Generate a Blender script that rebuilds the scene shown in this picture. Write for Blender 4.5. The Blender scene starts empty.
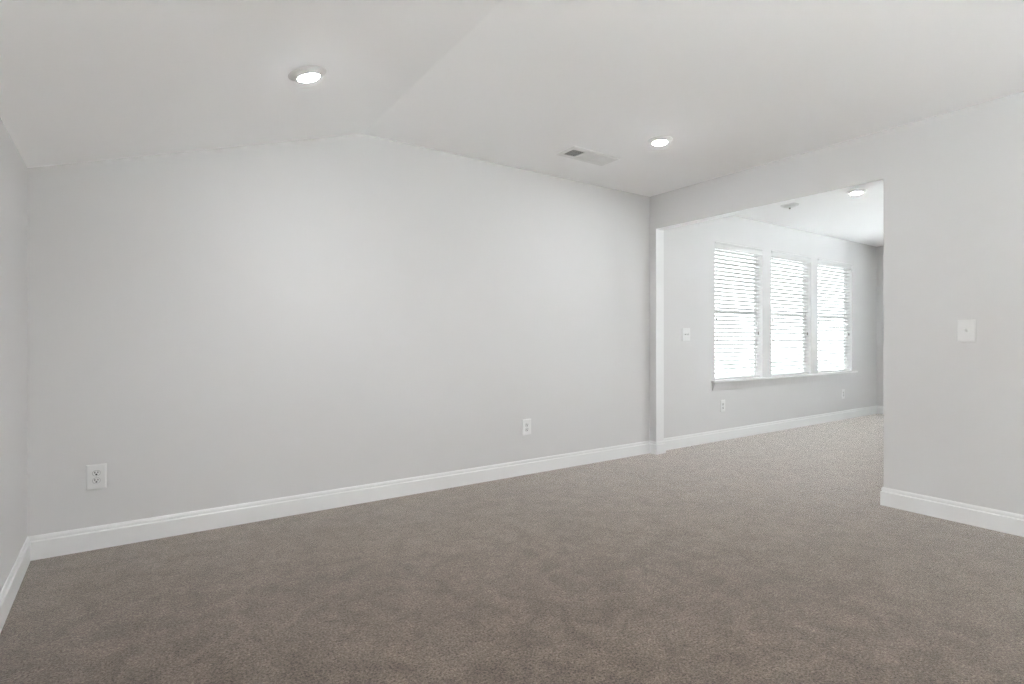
import bpy, bmesh, math
from mathutils import Vector, Matrix

# ------------------------------------------------------------------ measures
H = 1.21                                   # camera height
D = 3.939                                  # back wall (inner face), also the window wall of the far room
XL, XR, XFR = -0.527, 4.475, 9.95          # left wall corner, right wall face, far room's end wall
RT = 0.125                                 # right wall thickness
ZL, ZC, XK = 2.152, 2.743, 1.339           # low ceiling edge, flat ceiling, crease
YO, YS, ZO = 1.728, 3.850, 2.387           # opening in the right wall
YR = -2.6                                  # rear wall
LY = 0.0264                                # the left wall is a touch out of square
WT = 0.12
WZ0, WZ1 = 0.728, 2.390                    # window openings
WINS = [(5.616, 6.622), (6.825, 7.845), (8.039, 9.088)]
ADDED_REARW = [(-0.1, 1.9), (6.2, 7.0)]
ADDED_ENDW = [(-1.1, 0.3), (0.7, 2.1)]
EZ0, EZ1 = 0.12, 2.40           # unseen windows added to the far room's end wall for daylight
RZ0, RZ1 = 0.50, 2.32                      # unseen tall glazing, added to the rear wall for daylight
SLOPE = (ZC - ZL) / (XK - XL)

sc = bpy.context.scene
col = sc.collection

# ------------------------------------------------------------------ camera
cam = bpy.data.cameras.new('camera')
cam.sensor_width = 36.0
cam.lens = 36.0 * 539.08 / 1024
cam.shift_y = -(342 - 339.96) / 1024
cam.clip_start = 0.02
co = bpy.data.objects.new('camera', cam)
col.objects.link(co)
co.location = (0, 0, H)
co.rotation_euler = (math.pi / 2, 0, -0.5992)
sc.camera = co

# ------------------------------------------------------------------ world, light, exposure
SKY = 3.0
SUN = 200.0
LAMP = 375.0
BEAM = 22.0
w = bpy.data.worlds.new('overcast_sky')
sc.world = w
w.use_nodes = True
nt = w.node_tree
bg = nt.nodes['Background']
bg.inputs['Color'].default_value = (0.95, 0.965, 1.0, 1)
bg.inputs['Strength'].default_value = SKY
sc.view_settings.view_transform = 'Standard'
sc.view_settings.look = 'None'
sc.view_settings.gamma = 1.0
sc.view_settings.use_curve_mapping = False
sc.view_settings.exposure = 0.07
sc.cycles.max_bounces = 16
sc.cycles.diffuse_bounces = 12
sc.cycles.glossy_bounces = 4
sc.cycles.transparent_max_bounces = 12
sc.cycles.sample_clamp_indirect = 120.0
sc.cycles.use_denoising = True
sc.cycles.denoising_prefilter = 'NONE'
sc.cycles.caustics_reflective = False
sc.cycles.caustics_refractive = False


sun = bpy.data.lights.new('sun', 'SUN')         # from behind the photographer, through the added tall rear windows
sun.energy = SUN
sun.color = (0.87, 0.925, 1.0)
sun.angle = math.radians(3)
so = bpy.data.objects.new('sun', sun)
col.objects.link(so)
so.rotation_euler = (math.radians(36), 0, math.radians(-4))


def portal(name, x0, x1, z0, z1, y, facing):
    l = bpy.data.lights.new(name, 'AREA')
    l.shape = 'RECTANGLE'
    l.size, l.size_y = x1 - x0, z1 - z0
    l.cycles.is_portal = True
    o = bpy.data.objects.new(name, l)
    col.objects.link(o)
    o.location = ((x0 + x1) / 2, y, (z0 + z1) / 2)
    # an area light shines along its local -Z
    o.rotation_euler = (math.pi / 2, 0, math.pi if facing > 0 else 0)
    if facing > 0:
        o.rotation_euler = (math.pi / 2, 0, math.pi)
    return o


for a, b in WINS:
    portal('daylight_portal', a, b, WZ0, WZ1, D + 0.16, -1)
for a, b in ADDED_ENDW:
    p = portal('daylight_portal', a, b, EZ0, EZ1, 0, -1)
    p.location = (XFR + 0.16, (a + b) / 2, (EZ0 + EZ1) / 2)
    p.rotation_euler = (math.pi / 2, 0, -math.pi / 2)
for a, b in ADDED_REARW:
    portal('daylight_portal', a, b, RZ0, RZ1, YR - 0.16, 1)


# ------------------------------------------------------------------ materials
def mat(name, color, rough=0.6, spec=0.3, **kw):
    m = bpy.data.materials.new(name)
    m.use_nodes = True
    b = m.node_tree.nodes['Principled BSDF']
    b.inputs['Base Color'].default_value = (*color, 1)
    b.inputs['Roughness'].default_value = rough
    b.inputs['Specular IOR Level'].default_value = spec
    for k, v in kw.items():
        b.inputs[k].default_value = v
    return m


def paint(name, color, rough, bump=0.03, scale=260.0, spec=0.25):
    """Rolled wall paint: a fine stipple in the normal and a barely visible tone drift."""
    m = mat(name, color, rough, spec)
    n = m.node_tree
    b = n.nodes['Principled BSDF']
    tc = n.nodes.new('ShaderNodeTexCoord')
    no = n.nodes.new('ShaderNodeTexNoise')
    no.inputs['Scale'].default_value = scale
    no.inputs['Detail'].default_value = 2
    bp = n.nodes.new('ShaderNodeBump')
    bp.inputs['Strength'].default_value = bump
    bp.inputs['Distance'].default_value = 0.002
    n.links.new(tc.outputs['Object'], no.inputs['Vector'])
    n.links.new(no.outputs['Fac'], bp.inputs['Height'])
    n.links.new(bp.outputs['Normal'], b.inputs['Normal'])
    return m


def carpet_material():
    m = mat('taupe_cut_pile_carpet', (0.3, 0.25, 0.22), 0.95, 0.05)
    n = m.node_tree
    b = n.nodes['Principled BSDF']
    tc = n.nodes.new('ShaderNodeTexCoord')

    def noise(scale, detail, rough=0.5, dist=0.0):
        t = n.nodes.new('ShaderNodeTexNoise')
        t.inputs['Scale'].default_value = scale
        t.inputs['Detail'].default_value = detail
        t.inputs['Roughness'].default_value = rough
        t.inputs['Distortion'].default_value = dist
        n.links.new(tc.outputs['Object'], t.inputs['Vector'])
        return t

    def ramp(src, stops):
        r = n.nodes.new('ShaderNodeValToRGB')
        e = r.color_ramp.elements
        e[0].position, e[0].color = stops[0][0], (*stops[0][1], 1)
        e[1].position, e[1].color = stops[1][0], (*stops[1][1], 1)
        for p, c in stops[2:]:
            x = e.new(p)
            x.color = (*c, 1)
        n.links.new(src, r.inputs['Fac'])
        return r.outputs['Color']

    def mul(a, c):
        x = n.nodes.new('ShaderNodeMix')
        x.data_type = 'RGBA'
        x.blend_type = 'MULTIPLY'
        x.inputs['Factor'].default_value = 1
        n.links.new(a, x.inputs['A'])
        n.links.new(c, x.inputs['B'])
        return x.outputs['Result']

    tuft = noise(115, 3, 0.8)
    g = ramp(tuft.outputs['Fac'], [(0.30, CARPET_DARK), (0.70, CARPET_LIGHT)])
    clump = noise(52, 2, 0.6)
    g = mul(g, ramp(clump.outputs['Fac'], [(0.3, (0.85,) * 3), (0.7, (1.15,) * 3)]))
    knot = noise(22, 3, 0.65)
    g = mul(g, ramp(knot.outputs['Fac'], [(0.3, (0.88,) * 3), (0.7, (1.12,) * 3)]))
    lay = noise(7, 5, 0.62, 0.5)             # where the pile lies over one way or the other
    g = mul(g, ramp(lay.outputs['Fac'], [(0.37, (0.83, 0.825, 0.82)), (0.63, (1.14, 1.14, 1.14))]))
    broad = noise(1.1, 2, 0.5, 0.3)
    g = mul(g, ramp(broad.outputs['Fac'], [(0.3, (0.96,) * 3), (0.7, (1.04,) * 3)]))
    n.links.new(g, b.inputs['Base Color'])
    bp = n.nodes.new('ShaderNodeBump')
    bp.inputs['Strength'].default_value = 0.32
    bp.inputs['Distance'].default_value = 0.005
    n.links.new(tuft.outputs['Fac'], bp.inputs['Height'])
    n.links.new(bp.outputs['Normal'], b.inputs['Normal'])
    b.inputs['Sheen Weight'].default_value = 1.0
    b.inputs['Sheen Roughness'].default_value = 0.24
    b.inputs['Sheen Tint'].default_value = (0.95, 0.92, 0.9, 1)
    # the loose fibre tips catch light that skims the pile
    fz = n.nodes.new('ShaderNodeBsdfSheen')
    fz.inputs['Color'].default_value = (0.76, 0.73, 0.70, 1)
    fz.inputs['Roughness'].default_value = 0.31
    ad = n.nodes.new('ShaderNodeAddShader')
    n.links.new(bp.outputs['Normal'], fz.inputs['Normal'])
    n.links.new(b.outputs['BSDF'], ad.inputs[0])
    n.links.new(fz.outputs['BSDF'], ad.inputs[1])
    n.links.new(ad.outputs['Shader'], n.nodes['Material Output'].inputs['Surface'])
    return m


def glass_material():
    m = bpy.data.materials.new('window_glass')
    m.use_nodes = True
    n = m.node_tree
    n.nodes.clear()
    out = n.nodes.new('ShaderNodeOutputMaterial')
    tr = n.nodes.new('ShaderNodeBsdfTransparent')
    tr.inputs['Color'].default_value = (0.95, 0.965, 0.955, 1)
    gl = n.nodes.new('ShaderNodeBsdfGlossy')
    gl.inputs['Roughness'].default_value = 0.02
    lw = n.nodes.new('ShaderNodeLayerWeight')  # the same from either face of a pane
    lw.inputs['Blend'].default_value = 0.5
    pw = n.nodes.new('ShaderNodeMath')
    pw.operation = 'POWER'
    pw.inputs[1].default_value = 5.0
    fr = n.nodes.new('ShaderNodeMath')
    fr.operation = 'MULTIPLY_ADD'
    fr.inputs[1].default_value = 0.92
    fr.inputs[2].default_value = 0.03
    n.links.new(lw.outputs['Facing'], pw.inputs[0])
    n.links.new(pw.outputs[0], fr.inputs[0])
    mx = n.nodes.new('ShaderNodeMixShader')
    n.links.new(fr.outputs[0], mx.inputs['Fac'])
    n.links.new(tr.outputs['BSDF'], mx.inputs[1])
    n.links.new(gl.outputs['BSDF'], mx.inputs[2])
    n.links.new(mx.outputs['Shader'], out.inputs['Surface'])
    return m


def slat_material():
    """Thin white faux-wood slats: mostly diffuse, a little daylight soaks through."""
    m = bpy.data.materials.new('white_blind_slat')
    m.use_nodes = True
    n = m.node_tree
    b = n.nodes['Principled BSDF']
    b.inputs['Base Color'].default_value = (0.74, 0.74, 0.735, 1)
    b.inputs['Roughness'].default_value = 0.45
    out = n.nodes['Material Output']
    t = n.nodes.new('ShaderNodeBsdfTranslucent')
    t.inputs['Color'].default_value = (0.85, 0.85, 0.83, 1)
    mx = n.nodes.new('ShaderNodeMixShader')
    mx.inputs['Fac'].default_value = 0.10
    n.links.new(b.outputs['BSDF'], mx.inputs[1])
    n.links.new(t.outputs['BSDF'], mx.inputs[2])
    n.links.new(mx.outputs['Shader'], out.inputs['Surface'])
    return m


def lamp_material():
    m = bpy.data.materials.new('lit_lamp_lens')
    m.use_nodes = True
    b = m.node_tree.nodes['Principled BSDF']
    b.inputs['Base Color'].default_value = (0.9, 0.9, 0.9, 1)
    b.inputs['Emission Color'].default_value = (0.95, 0.975, 1.0, 1)
    b.inputs['Emission Strength'].default_value = LAMP
    return m


CARPET_DARK = (0.029, 0.0220, 0.0170)
CARPET_LIGHT = (0.288, 0.236, 0.197)
M = {
    'wall': paint('pale_warm_grey_wall_paint', (0.660, 0.655, 0.653), 0.65),
    'ceiling': paint('flat_white_ceiling_paint', (0.955, 0.953, 0.955), 0.9, 0.04, 180),
    'trim': mat('white_semigloss_trim', (0.78, 0.78, 0.78), 0.35, 0.4),
    'gloss': mat('light_lifted_soffit_gloss', (0.94, 0.94, 0.94), 0.3, 0.5),
    'plastic': mat('white_switch_plastic', (0.75, 0.75, 0.745), 0.35, 0.45),
    'vinyl': mat('white_window_vinyl', (0.88, 0.88, 0.88), 0.4, 0.4),
    'valance': mat('shaded_white_valance', (0.66, 0.66, 0.655), 0.5, 0.3),  # white board toned down for its shade against the bright window
    'cord': mat('white_blind_cord', (0.72, 0.72, 0.71), 0.8),
    'tassel': mat('grey_cord_tassel', (0.30, 0.29, 0.28), 0.5),
    'dark': mat('dark_socket_slot', (0.02, 0.02, 0.02), 0.7),
    'gap': mat('grey_socket_gap', (0.30, 0.30, 0.30), 0.7),
    'duct': mat('duct_shade_grey', (0.13, 0.13, 0.13), 0.6),
    'metal': mat('white_enamelled_metal', (0.82, 0.82, 0.81), 0.4, 0.4),
    'screw': mat('steel_screw', (0.6, 0.6, 0.6), 0.3, 0.5, Metallic=0.8),
    'ground': paint('pale_bounce_ground', (0.62, 0.615, 0.60), 0.95, 0.3, 40),
    'yard': paint('grey_green_yard', (0.032, 0.033, 0.030), 0.95, 0.3, 40),
    'carpet': carpet_material(),
    'glass': glass_material(),
    'slat': slat_material(),
    'lamp': lamp_material(),
}


# ------------------------------------------------------------------ helpers
def link_mesh(name, bm, m, parent=None, smooth=False):
    bmesh.ops.recalc_face_normals(bm, faces=bm.faces)
    me = bpy.data.meshes.new(name)
    bm.to_mesh(me)
    bm.free()
    if m is not None:
        me.materials.append(m)
    if smooth:
        for p in me.polygons:
            p.use_smooth = True
    o = bpy.data.objects.new(name, me)
    col.objects.link(o)
    if parent is not None:
        o.parent = parent
    return o


def struct(name, bm, m, parent=None):
    o = link_mesh(name, bm, m, parent)
    if parent is None:
        o['kind'] = 'structure'
    return o


def thing(name, label, cat, loc=(0, 0, 0), group=None):
    o = bpy.data.objects.new(name, None)
    o.empty_display_size = 0.1
    col.objects.link(o)
    o.location = loc
    o['label'] = label
    o['category'] = cat
    if group:
        o['group'] = group
    return o


def copy_tree(src, parent=None):
    c = src.copy()
    col.objects.link(c)
    if parent is not None:
        c.parent = parent
    for ch in list(src.children):
        copy_tree(ch, c)
    return c


def bevel(o, width, seg=2, angle=30):
    b = o.modifiers.new('bevel', 'BEVEL')
    b.width = width
    b.segments = seg
    b.limit_method = 'ANGLE'
    b.angle_limit = math.radians(angle)
    return o


def add_box(bm, x0, x1, y0, y1, z0, z1):
    vs = [bm.verts.new((x, y, z)) for x in (x0, x1) for y in (y0, y1) for z in (z0, z1)]
    for f in ((0, 1, 3, 2), (4, 6, 7, 5), (0, 4, 5, 1), (2, 3, 7, 6), (0, 2, 6, 4), (1, 5, 7, 3)):
        bm.faces.new([vs[i] for i in f])
    return vs


def add_lathe(bm, prof, seg=40, centre=(0, 0, 0), cap=True):
    """prof: (radius, z) from first to last, spun about Z."""
    rings = []
    for r, z in prof:
        rings.append([bm.verts.new((centre[0] + r * math.cos(2 * math.pi * k / seg),
                                    centre[1] + r * math.sin(2 * math.pi * k / seg),
                                    centre[2] + z)) for k in range(seg)])
    for a, b in zip(rings, rings[1:]):
        for k in range(seg):
            bm.faces.new((a[k], a[(k + 1) % seg], b[(k + 1) % seg], b[k]))
    if cap:
        bm.faces.new(rings[0])
        bm.faces.new(rings[-1])


def add_prism(bm, poly, y0, y1):
    """poly of (x, z) pushed from y0 to y1."""
    a = [bm.verts.new((x, y0, z)) for x, z in poly]
    b = [bm.verts.new((x, y1, z)) for x, z in poly]
    n = len(poly)
    bm.faces.new(a)
    bm.faces.new(b)
    for i in range(n):
        bm.faces.new((a[i], a[(i + 1) % n], b[(i + 1) % n], b[i]))


def wall_grid(us, zs, hole, place, t0, t1, top=None):
    """A wall with rectangular openings. us, zs are cut lines; hole(u, z) tests a cell's centre;
    place(u, t, z) gives the point; top(u) replaces the last z."""
    bm = bmesh.new()
    nu, nz = len(us), len(zs)

    def zz(i, j):
        if top is None:
            return zs[j]
        return top(us[i]) if j == nz - 1 else min(zs[j], top(us[i]) - 0.1)
    V = {}

    def v(i, j, t):
        k = (i, j, t)
        if k not in V:
            V[k] = bm.verts.new(place(us[i], t, zz(i, j)))
        return V[k]
    solid = {(i, j): not hole((us[i] + us[i + 1]) / 2, (zs[j] + zs[j + 1]) / 2)
             for i in range(nu - 1) for j in range(nz - 1)}
    for (i, j), s in solid.items():
        if not s:
            continue
        for t in (t0, t1):
            bm.faces.new((v(i, j, t), v(i + 1, j, t), v(i + 1, j + 1, t), v(i, j + 1, t)))
        for (di, dj), (p, q) in (((-1, 0), ((i, j), (i, j + 1))), ((1, 0), ((i + 1, j), (i + 1, j + 1))),
                                 ((0, -1), ((i, j), (i + 1, j))), ((0, 1), ((i, j + 1), (i + 1, j + 1)))):
            if not solid.get((i + di, j + dj), False):
                bm.faces.new((v(*p, t0), v(*q, t0), v(*q, t1), v(*p, t1)))
    return bm


BB = [(0.0, 0.0), (0.0145, 0.0), (0.0145, 0.0975), (0.0138, 0.1005), (0.0105, 0.1025), (0.0060, 0.1045),
      (0.0060, 0.1110), (0.0098, 0.1125), (0.0098, 0.1190), (0.0075, 0.1270), (0.0045, 0.1320), (0.0, 0.1320)]


def baseboard(name, path, m):
    """Sweep the moulded profile along path (floor points); the board stands to the right of travel."""
    bm = bmesh.new()
    n = len(path)
    pts = [Vector((p[0], p[1])) for p in path]
    rings = []
    for i, p in enumerate(pts):
        ns = []
        if i > 0:
            d = (p - pts[i - 1]).normalized()
            ns.append(Vector((d.y, -d.x)))
        if i < n - 1:
            d = (pts[i + 1] - p).normalized()
            ns.append(Vector((d.y, -d.x)))
        if len(ns) == 2:
            s = (ns[0] + ns[1])
            off = s / (1 + ns[0].dot(ns[1]))
        else:
            off = ns[0]
        rings.append([bm.verts.new((p.x + off.x * t, p.y + off.y * t, z)) for t, z in BB])
    k = len(BB)
    for a, b in zip(rings, rings[1:]):
        for i in range(k):
            bm.faces.new((a[i], a[(i + 1) % k], b[(i + 1) % k], b[i]))
    bm.faces.new(rings[0])
    bm.faces.new(rings[-1])
    return struct(name, bm, m)


# ------------------------------------------------------------------ the shell
bm = bmesh.new()
add_box(bm, XL - 0.3, XFR + 0.2, YR - 0.2, D + 0.2, -0.12, 0.0)
struct('floor', bm, M['carpet'])

bm = bmesh.new()
add_box(bm, -30, 40, YR - 4.2, YR - 0.2, -0.62, -0.15)
add_box(bm, XFR + 0.3, XFR + 1.5, YR - 0.2, 2.8, -0.62, -0.15)
struct('ground_bounce', bm, M['ground'])  # unseen pale paving, added to bounce sunlight up to the ceilings
bm = bmesh.new()
add_box(bm, -40, 50, -40, 50, -0.82, -0.64)
struct('ground_yard', bm, M['yard'])


def ceil_z(x):
    return ZC if x >= XK else ZC - (XK - x) * SLOPE


# ceiling: the sloped part rises from the left wall to the crease, then runs flat into the far room
x0, x1, th = XL - 0.14, XFR + 0.2, 0.16
bm = bmesh.new()
add_prism(bm, [(x0, ceil_z(x0)), (XK, ZC), (x1, ZC), (x1, ZC + th), (XK, ZC + th), (x0, ceil_z(x0) + th)],
          YR - 0.2, D + 0.2)
struct('ceiling', bm, M['ceiling'])


def in_win(x, z, wins, z0, z1):
    return z0 < z < z1 and any(a < x < b for a, b in wins)


us = [XL - 0.14, XK, XR, XR + RT] + [u for wn in WINS for u in wn] + [XFR + 0.2]
us = sorted(us)
bm = wall_grid(us, [-0.05, WZ0, WZ1, ZC + 0.05], lambda x, z: in_win(x, z, WINS, WZ0, WZ1),
               lambda u, t, z: (u, t, z), D, D + WT, lambda u: ceil_z(u) + 0.05)
o = struct('wall_back', bm, M['wall'])
o.data.materials.append(M['ceiling'])
for p in o.data.polygons:                       # window returns whitened to stand in for daylight falling on them
    c = p.center
    if D + 0.01 < c.y < D + WT - 0.01 and WZ0 - 0.01 < c.z < WZ1 + 0.01 and WINS[0][0] - 0.01 < c.x < WINS[2][1] + 0.01:
        p.material_index = 1

us = sorted([XL - 0.14, XK, XR] + [u for wn in ADDED_REARW for u in wn] + [XFR + 0.2])
bm = wall_grid(us, [-0.05, RZ0, RZ1, ZC + 0.05], lambda x, z: in_win(x, z, ADDED_REARW, RZ0, RZ1),
               lambda u, t, z: (u, t, z), YR - WT, YR, lambda u: ceil_z(u) + 0.05)
struct('wall_rear', bm, M['wall'])


def left_x(y):
    return XL + (D - y) * LY


bm = bmesh.new()
vs = []
for y in (YR, D):
    for t in (-0.14, 0.0):
        x = left_x(y) + t
        vs.append((bm.verts.new((x, y, -0.05)), bm.verts.new((x, y, ceil_z(x) + 0.05))))
bm.faces.new((vs[0][0], vs[0][1], vs[1][1], vs[1][0]))
bm.faces.new((vs[2][0], vs[2][1], vs[3][1], vs[3][0]))
bm.faces.new((vs[0][0], vs[0][1], vs[2][1], vs[2][0]))
bm.faces.new((vs[1][0], vs[1][1], vs[3][1], vs[3][0]))
bm.faces.new((vs[0][1], vs[1][1], vs[3][1], vs[2][1]))
bm.faces.new((vs[0][0], vs[1][0], vs[3][0], vs[2][0]))
struct('wall_left', bm, M['wall'])

# right wall with the wide cased-free opening through to the far room
bm = wall_grid([YR, YO, YS, D], [-0.05, ZO, ZC + 0.05], lambda y, z: YO < y < YS and z < ZO,
               lambda u, t, z: (t, u, z), XR, XR + RT)
o = struct('wall_right', bm, M['wall'])
o.data.materials.append(M['trim'])
o.data.materials.append(M['gloss'])
for p in o.data.polygons:                       # white jambs; the soffit's brighter white stands in for light bounced up
    c = p.center
    if XR + 0.01 < c.x < XR + RT - 0.01 and c.z < ZO + 0.01 and YO - 0.01 < c.y < YS + 0.01:
        p.material_index = 2 if abs(p.normal.z) > 0.5 else 1
bevel(o, 0.005, 3)

bm = wall_grid([YR] + [v for wn in ADDED_ENDW for v in wn] + [D], [-0.05, EZ0, EZ1, ZC + 0.05],
               lambda y, z: in_win(y, z, ADDED_ENDW, EZ0, EZ1), lambda u, t, z: (t, u, z), XFR, XFR + WT)
struct('wall_far_end', bm, M['wall'])

# baseboards (the board stands to the right of the direction of travel)
baseboard('baseboard_left', [(left_x(YR), YR), (left_x(D), D), (left_x(D) + 0.02, D)][:2], M['trim'])
baseboard('baseboard_back', [(XL + 0.0, D), (XR, D)], M['trim'])
baseboard('baseboard_jamb', [(XR, D - 0.004), (XR, YS), (XR + RT, YS), (XR + RT, D - 0.004)], M['trim'])
baseboard('baseboard_far_back', [(XR + RT, D), (XFR, D)], M['trim'])
baseboard('baseboard_far_end', [(XFR, D), (XFR, YR)], M['trim'])
baseboard('baseboard_right', [(XR + RT, YR), (XR + RT, YO), (XR, YO), (XR, YR)], M['trim'])


# ------------------------------------------------------------------ windows
def make_window(name, a, b, z0, z1, yo, s):
    """Double-hung vinyl window. yo = plane of the frame's room side, s = +1 when outdoors is +y."""
    def fr(bm, x0, x1, za, zb, bar, d0, d1):
        ya, yb = sorted((yo + s * d0, yo + s * d1))
        add_box(bm, x0, x0 + bar, ya, yb, za, zb)
        add_box(bm, x1 - bar, x1, ya, yb, za, zb)
        add_box(bm, x0 + bar, x1 - bar, ya, yb, zb - bar, zb)
        add_box(bm, x0 + bar, x1 - bar, ya, yb, za, za + bar)
    zm = (z0 + z1) / 2
    bm = bmesh.new()
    fr(bm, a, b, z0, z1, 0.008, 0.0, 0.040)
    root = struct(name, bm, M['vinyl'])
    bm = bmesh.new()
    fr(bm, a + 0.008, b - 0.008, zm - 0.02, z1 - 0.008, 0.018, 0.016, 0.032)
    up = struct('upper_sash', bm, M['vinyl'], root)
    bm = bmesh.new()
    fr(bm, a + 0.008, b - 0.008, z0 + 0.008, zm + 0.02, 0.018, 0.001, 0.015)
    lo = struct('lower_sash', bm, M['vinyl'], root)
    for par, za, zb, d in ((up, zm, z1 - 0.024, 0.024), (lo, z0 + 0.024, zm, 0.008)):
        bm = bmesh.new()
        ya, yb = sorted((yo + s * (d - 0.002), yo + s * (d + 0.002)))
        add_box(bm, a + 0.025, b - 0.025, ya, yb, za, zb)
        struct('pane', bm, M['glass'], par)
    return root


for i, (a, b) in enumerate(WINS):
    make_window('window_%d' % (i + 1), a, b, WZ0, WZ1, D + 0.074, 1)
for i, (a, b) in enumerate(ADDED_REARW):
    make_window('window_%d' % (i + 4), a, b, RZ0, RZ1, YR - 0.074, -1)  # unseen, added for light from behind the camera

for i, (a, b) in enumerate(ADDED_ENDW):
    r = make_window('window_%d' % (i + 4 + len(ADDED_REARW)), -b, -a, EZ0, EZ1, XFR + 0.074, 1)  # unseen, added to light the far room
    r.rotation_euler = (0, 0, -math.pi / 2)

# one long stool and apron under the three windows
bm = bmesh.new()
add_box(bm, 5.541, 9.19, D - 0.045, D, 0.705, 0.728)
o = struct('trim_1', bm, M['trim'])
bevel(o, 0.006, 3)
bm = bmesh.new()
pr = [(0.0, 0.7045), (-0.036, 0.7045), (-0.036, 0.697), (-0.030, 0.682), (-0.019, 0.650), (-0.013, 0.622), (-0.012, 0.610), (0.0, 0.610)]
A = [bm.verts.new((5.562, D + y, z)) for y, z in pr]
B = [bm.verts.new((9.168, D + y, z)) for y, z in pr]
bm.faces.new(A)
bm.faces.new(B)
for i in range(len(pr)):
    bm.faces.new((A[i], A[(i + 1) % len(pr)], B[(i + 1) % len(pr)], B[i]))
o = struct('trim_2', bm, M['wall'])  # wall paint and leaning face stand in for the stool's shade
bevel(o, 0.002, 2, 50)


# ------------------------------------------------------------------ blinds
def make_blind(width, height):
    """Built with its top left corner of the wall opening at the origin; +y goes out of doors."""
    root = thing('window_blind', '', 'window blind')
    g = 0.005
    # valance: crown-profiled board across the front of the headrail
    prof = [(-0.003, -0.004), (-0.006, -0.010), (-0.006, -0.022), (-0.001, -0.028), (0.001, -0.045), (0.001, -0.068),
            (-0.003, -0.073), (-0.004, -0.086), (-0.001, -0.090), (0.010, -0.090), (0.010, -0.004)]
    bm = bmesh.new()
    a = [bm.verts.new((g, y, z)) for y, z in prof]
    b = [bm.verts.new((width - g, y, z)) for y, z in prof]
    n = len(prof)
    bm.faces.new(a)
    bm.faces.new(b)
    for i in range(n):
        bm.faces.new((a[i], a[(i + 1) % n], b[(i + 1) % n], b[i]))
    link_mesh('valance', bm, M['valance'], root)
    bm = bmesh.new()
    add_box(bm, g + 0.004, width - g - 0.004, 0.016, 0.072, -0.058, -0.004)
    link_mesh('headrail', bm, M['metal'], root)
    # slats
    pitch, yc, hw, th_ = 0.0494, 0.045, 0.025, 0.0055
    tilt = math.radians(-13)
    bm = bmesh.new()
    z = -0.100
    zb = -height + 0.045
    while z > zb:
        sec = []
        for k in range(5):
            q = -1 + k / 2.0
            crown = 0.0022 * (1 - q * q)
            y, zz = q * hw, crown
            sec.append((yc + y * math.cos(tilt) - zz * math.sin(tilt), z + y * math.sin(tilt) + zz * math.cos(tilt)))
        ring = [(y, q + th_ / 2) for y, q in sec] + [(y, q - th_ / 2) for y, q in reversed(sec)]
        A = [bm.verts.new((g + 0.006, y, q)) for y, q in ring]
        B = [bm.verts.new((width - g - 0.006, y, q)) for y, q in ring]
        bm.faces.new(A)
        bm.faces.new(B)
        m_ = len(ring)
        for i in range(m_):
            bm.faces.new((A[i], A[(i + 1) % m_], B[(i + 1) % m_], B[i]))
        z -= pitch
    link_mesh('slats', bm, M['slat'], root)
    bm = bmesh.new()
    add_box(bm, g + 0.006, width - g - 0.006, 0.020, 0.070, -height + 0.010, -height + 0.030)
    bevel(link_mesh('bottom_rail', bm, M['trim'], root), 0.004, 2)
    # ladder cords front and back
    for fx in (0.12, 0.5, 0.88):
        bm = bmesh.new()
        for y in (0.0185, 0.0715):
            add_lathe(bm, [(0.0011, -height + 0.030), (0.0011, -0.060)], 6, (width * fx, y, 0))
        link_mesh('ladder_cord', bm, M['cord'], root)
    # pull cords with tassels: two tilt cords on the left, one lift cord on the right
    for x, zt in ((0.052, -0.905), (0.060, -1.155), (width - 0.075, -1.075)):
        bm = bmesh.new()
        add_lathe(bm, [(0.0012, zt), (0.0012, -0.088)], 6, (x, 0.011, 0))
        c = link_mesh('pull_cord', bm, M['cord'], root)
        bm = bmesh.new()
        add_lathe(bm, [(0.003, zt + 0.004), (0.0065, zt - 0.004), (0.0085, zt - 0.026), (0.0085, zt - 0.034),
                       (0.004, zt - 0.038)], 14, (x, 0.011, 0))
        link_mesh('cord_tassel', bm, M['tassel'], c, True)
    return root


blind_labels = [
    'leftmost of the three white slatted blinds, in the window nearest the double light switch',
    'middle one of the three white slatted blinds, between two other windows',
    'rightmost of the three white slatted blinds, in the window nearest the far corner']
for (a, b), lb in zip(WINS, blind_labels):
    r = make_blind(b - a, WZ1 - WZ0)
    r.location = (a, D, WZ1)
    r['label'] = lb
    r['group'] = 'blinds in the far room windows'


# ------------------------------------------------------------------ outlets and switches
def plate_mesh(wd, ht, holes=()):
    """A pillow-edged cover plate, lying in XZ, face towards -y, back at y = 0."""
    bm = bmesh.new()
    rings = []
    for inset, y in ((0.0, 0.0), (0.0, -0.0025), (0.0015, -0.0045), (0.0045, -0.0062), (0.0075, -0.0068)):
        x, z = wd / 2 - inset, ht / 2 - inset
        rings.append([bm.verts.new(p) for p in ((-x, y, -z), (x, y, -z), (x, y, z), (-x, y, z))])
    for a, b in zip(rings, rings[1:]):
        for i in range(4):
            bm.faces.new((a[i], a[(i + 1) % 4], b[(i + 1) % 4], b[i]))
    bm.faces.new(rings[0])
    bm.faces.new(rings[-1])
    return bm


def add_disc_y(bm, cx, cz, prof, seg=24, flat=None):
    """Spin (radius, y) about the y axis; flat clips the z extent as on a duplex socket face."""
    rings = []
    for r, y in prof:
        ring = []
        for k in range(seg):
            t = 2 * math.pi * k / seg
            z = r * math.sin(t)
            if flat:
                z = max(-flat, min(flat, z))
            ring.append(bm.verts.new((cx + r * math.cos(t), y, cz + z)))
        rings.append(ring)
    for a, b in zip(rings, rings[1:]):
        for k in range(seg):
            bm.faces.new((a[k], a[(k + 1) % seg], b[(k + 1) % seg], b[k]))
    bm.faces.new(rings[0])
    bm.faces.new(rings[-1])


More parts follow.
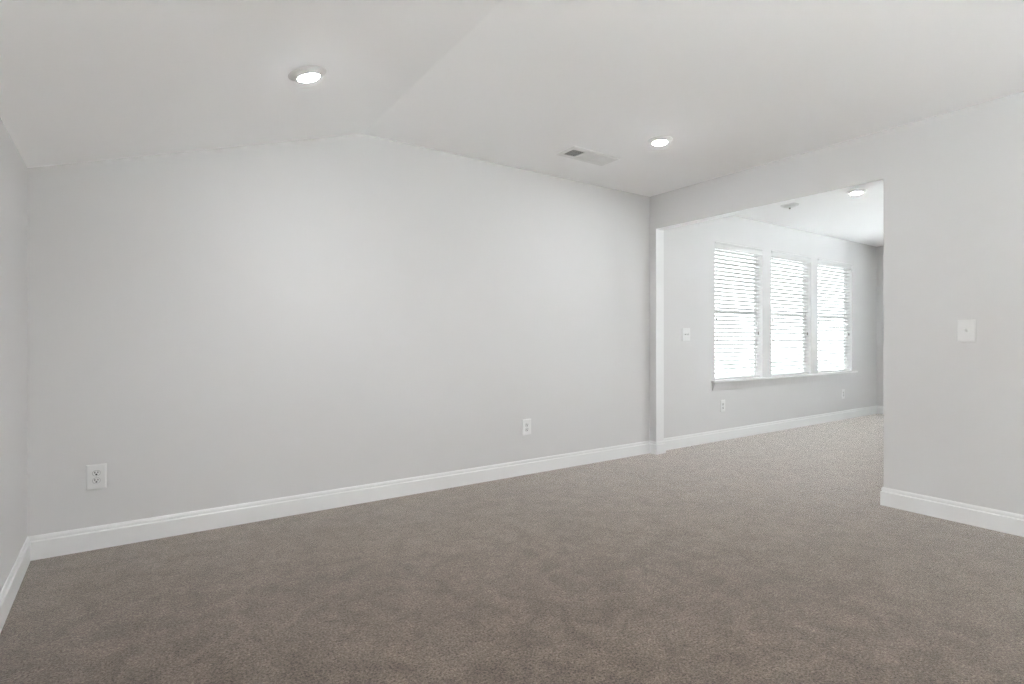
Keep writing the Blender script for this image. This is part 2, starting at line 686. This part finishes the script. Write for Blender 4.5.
def make_outlet():
    root = thing('power_outlet', '', 'power outlet')
    link_mesh('cover_plate', plate_mesh(0.096, 0.144), M['plastic'], root)
    for dz in (0.0215, -0.0215):
        bm = bmesh.new()
        add_disc_y(bm, 0, dz, [(0.0190, -0.0060), (0.0190, -0.0071)], 28, 0.0160)
        link_mesh('socket_gap', bm, M['gap'], root)
        bm = bmesh.new()
        add_disc_y(bm, 0, dz, [(0.0172, -0.0060), (0.0172, -0.0088), (0.0162, -0.0096)], 28, 0.0142)
        s = link_mesh('socket', bm, M['plastic'], root)
        bm = bmesh.new()
        add_box(bm, -0.0092, -0.0050, -0.0100, -0.0090, dz - 0.0005, dz + 0.0100)
        add_box(bm, 0.0050, 0.0090, -0.0100, -0.0090, dz + 0.0005, dz + 0.0090)
        add_disc_y(bm, 0, dz - 0.0072, [(0.0047, -0.0090), (0.0047, -0.0100)], 14)
        link_mesh('socket_slots', bm, M['dark'], s)
    bm = bmesh.new()
    add_disc_y(bm, 0, 0, [(0.0032, -0.0062), (0.0032, -0.0076), (0.0022, -0.0082)], 14)
    link_mesh('screw', bm, M['screw'], root)
    return root


outs = [
    ((-0.2265, D, 0.418), 'white duplex outlet low on the main wall near the left corner'),
    ((2.849, D, 0.424), 'white duplex outlet low on the main wall, near the wide opening'),
    ((5.768, D, 0.414), 'white outlet below the left end of the window sill in the far room'),
    ((8.800, D, 0.386), 'white outlet below the right end of the window sill in the far room'),
]
proto = make_outlet()
for i, (p, lb) in enumerate(outs):
    o = proto if i == 0 else copy_tree(proto)
    o.location = p
    o['label'] = lb
    o['group'] = 'white outlets low on the walls'


def make_switch(wd, toggles, label, loc, rz):
    root = thing('light_switch', label, 'light switch', loc)
    root.rotation_euler = (0, 0, rz)
    link_mesh('cover_plate', plate_mesh(wd, 0.146), M['plastic'], root)
    for cx in toggles:
        # collar round the toggle slot, then the lever tipped up
        bm = bmesh.new()
        add_box(bm, cx - 0.0062, cx + 0.0062, -0.0078, -0.006, -0.0130, 0.0130)
        col_ = link_mesh('toggle_collar', bm, M['plastic'], root)
        bm = bmesh.new()
        prof = [(-0.0075, -0.0080), (-0.0260, 0.0075), (-0.0245, 0.0150), (-0.0075, 0.0080)]
        a = [bm.verts.new((cx - 0.0052, y, z)) for y, z in prof]
        b = [bm.verts.new((cx + 0.0052, y, z)) for y, z in prof]
        bm.faces.new(a)
        bm.faces.new(b)
        for i in range(4):
            bm.faces.new((a[i], a[(i + 1) % 4], b[(i + 1) % 4], b[i]))
        bevel(link_mesh('toggle', bm, M['plastic'], root), 0.001, 2)
        for dz in (0.030, -0.030):
            bm = bmesh.new()
            add_disc_y(bm, cx, dz, [(0.0030, -0.0062), (0.0030, -0.0074), (0.0020, -0.0079)], 12)
            link_mesh('screw', bm, M['plastic'], root)
    return root


make_switch(0.096, (0.0,), 'white single light switch on the right-hand wall beside the wide opening',
            (XR, 1.243, 1.271), -math.pi / 2)
make_switch(0.140, (-0.023, 0.023), 'white double light switch on the far room wall, left of the windows',
            (5.080, D, 1.270), 0)


# ------------------------------------------------------------------ ceiling fixtures
def make_downlight():
    """A disc downlight: flat trim ring on the ceiling, lens standing a little proud. Hangs from z = 0."""
    root = thing('recessed_light', '', 'ceiling light')
    bm = bmesh.new()
    add_lathe(bm, [(0.094, 0.0), (0.094, -0.0012), (0.091, -0.0025), (0.080, -0.0060), (0.066, -0.0130), (0.0570, -0.0190),
                   (0.0545, -0.0195), (0.0530, -0.0185), (0.0530, -0.004)], 56)
    link_mesh('trim_ring', bm, M['metal'], root, True)
    bm = bmesh.new()
    add_lathe(bm, [(0.0525, -0.006), (0.0525, -0.0186), (0.048, -0.0218), (0.036, -0.0252), (0.018, -0.0270), (0.004, -0.0274)], 48)
    link_mesh('lens', bm, M['lamp'], root, True)
    l = bpy.data.lights.new('lamp_beam', 'SPOT')    # the lens throws most of its light downwards
    l.energy = BEAM
    l.color = (0.95, 0.975, 1.0)
    l.spot_size = math.radians(150)
    l.spot_blend = 1.0
    l.shadow_soft_size = 0.045
    lo = bpy.data.objects.new('lamp_beam', l)
    col.objects.link(lo)
    lo.location = (0, 0, -0.075)
    lo.parent = root
    return root


lights = [
    ((0.672, 2.785, ceil_z(0.672)), -math.atan(SLOPE), 'lit round ceiling light on the sloped part of the ceiling'),
    ((3.275, 2.780, ZC), 0.0, 'lit round ceiling light on the flat ceiling, near the air vent'),
    ((6.070, 2.590, ZC), 0.0, 'lit round ceiling light in the far room, seen at the top of the opening'),
]
proto = make_downlight()
for i, (p, ry, lb) in enumerate(lights):
    o = proto if i == 0 else copy_tree(proto)
    o.location = p
    o.rotation_euler = (0, ry, 0)
    o['label'] = lb
    o['group'] = 'round ceiling lights'

# three-way supply register
VX, VY = 3.065, 3.356
vent = thing('air_vent', 'white rectangular air vent with louvres on the ceiling above the main wall', 'air vent', (VX, VY, ZC))
hx, hy, ix, iy = 0.255, 0.112, 0.222, 0.066
bm = bmesh.new()
outer = [(-hx, -hy), (hx, -hy), (hx, hy), (-hx, hy)]
steps = [(0.0, 0.0), (0.0, -0.003), (0.006, -0.008), (None, -0.008), (None, 0.0)]
rings = []
for inset, z in steps:
    x, y = (ix, iy) if inset is None else (hx - inset, hy - inset)
    rings.append([bm.verts.new((sx * x, sy * y, z)) for sx, sy in ((-1, -1), (1, -1), (1, 1), (-1, 1))])
for a, b in zip(rings, rings[1:] + rings[:1]):
    for i in range(4):
        bm.faces.new((a[i], a[(i + 1) % 4], b[(i + 1) % 4], b[i]))
link_mesh('frame', bm, M['metal'], vent)
bm = bmesh.new()
add_box(bm, -ix, ix, -iy, iy, -0.0012, -0.0002)
link_mesh('duct_backing', bm, M['duct'], vent)  # flat dark sheet stands in for the shade up inside the duct
for x in (-0.095, 0.068):
    bm = bmesh.new()
    add_box(bm, x - 0.004, x + 0.004, -iy, iy, -0.0085, -0.0012)
    link_mesh('divider', bm, M['metal'], vent)


def blades(x0, x1, along, tilt, n):
    bm = bmesh.new()
    hw, t = 0.0048, 0.0006
    for k in range(n):
        f = (k + 0.5) / n
        R = Matrix.Rotation(tilt, 4, 'Y' if along == 'y' else 'X')
        if along == 'y':
            c = Vector((x0 + (x1 - x0) * f, 0, -0.0050))
            vs = add_box(bm, -hw, hw, -iy, iy, -t, t)
        else:
            c = Vector(((x0 + x1) / 2, -iy + 2 * iy * f, -0.0050))
            vs = add_box(bm, -(x1 - x0) / 2, (x1 - x0) / 2, -hw, hw, -t, t)
        for v in vs:
            v.co = R @ v.co + c
    link_mesh('louvre_bank', bm, M['metal'], vent)


blades(-ix, -0.099, 'y', math.radians(-42), 9)
blades(-0.091, 0.064, 'x', math.radians(-20), 8)
blades(0.072, ix, 'y', math.radians(27), 10)

# smoke detector in the far room
sd = thing('smoke_detector', 'small white smoke detector on the far room ceiling, left of the lit light', 'smoke detector',
           (6.045, 3.270, ZC))
bm = bmesh.new()
add_lathe(bm, [(0.095, 0.0), (0.095, -0.008), (0.090, -0.012), (0.070, -0.012), (0.070, 0.0)], 40)
link_mesh('base_ring', bm, M['plastic'], sd)
bm = bmesh.new()
add_lathe(bm, [(0.0695, -0.001), (0.0695, -0.016), (0.064, -0.024), (0.045, -0.031), (0.020, -0.034)], 40)
link_mesh('dome', bm, M['plastic'], sd, True)
bm = bmesh.new()
add_lathe(bm, [(0.010, -0.0335), (0.010, -0.046), (0.007, -0.050)], 18)
link_mesh('test_button', bm, M['tassel'], sd)
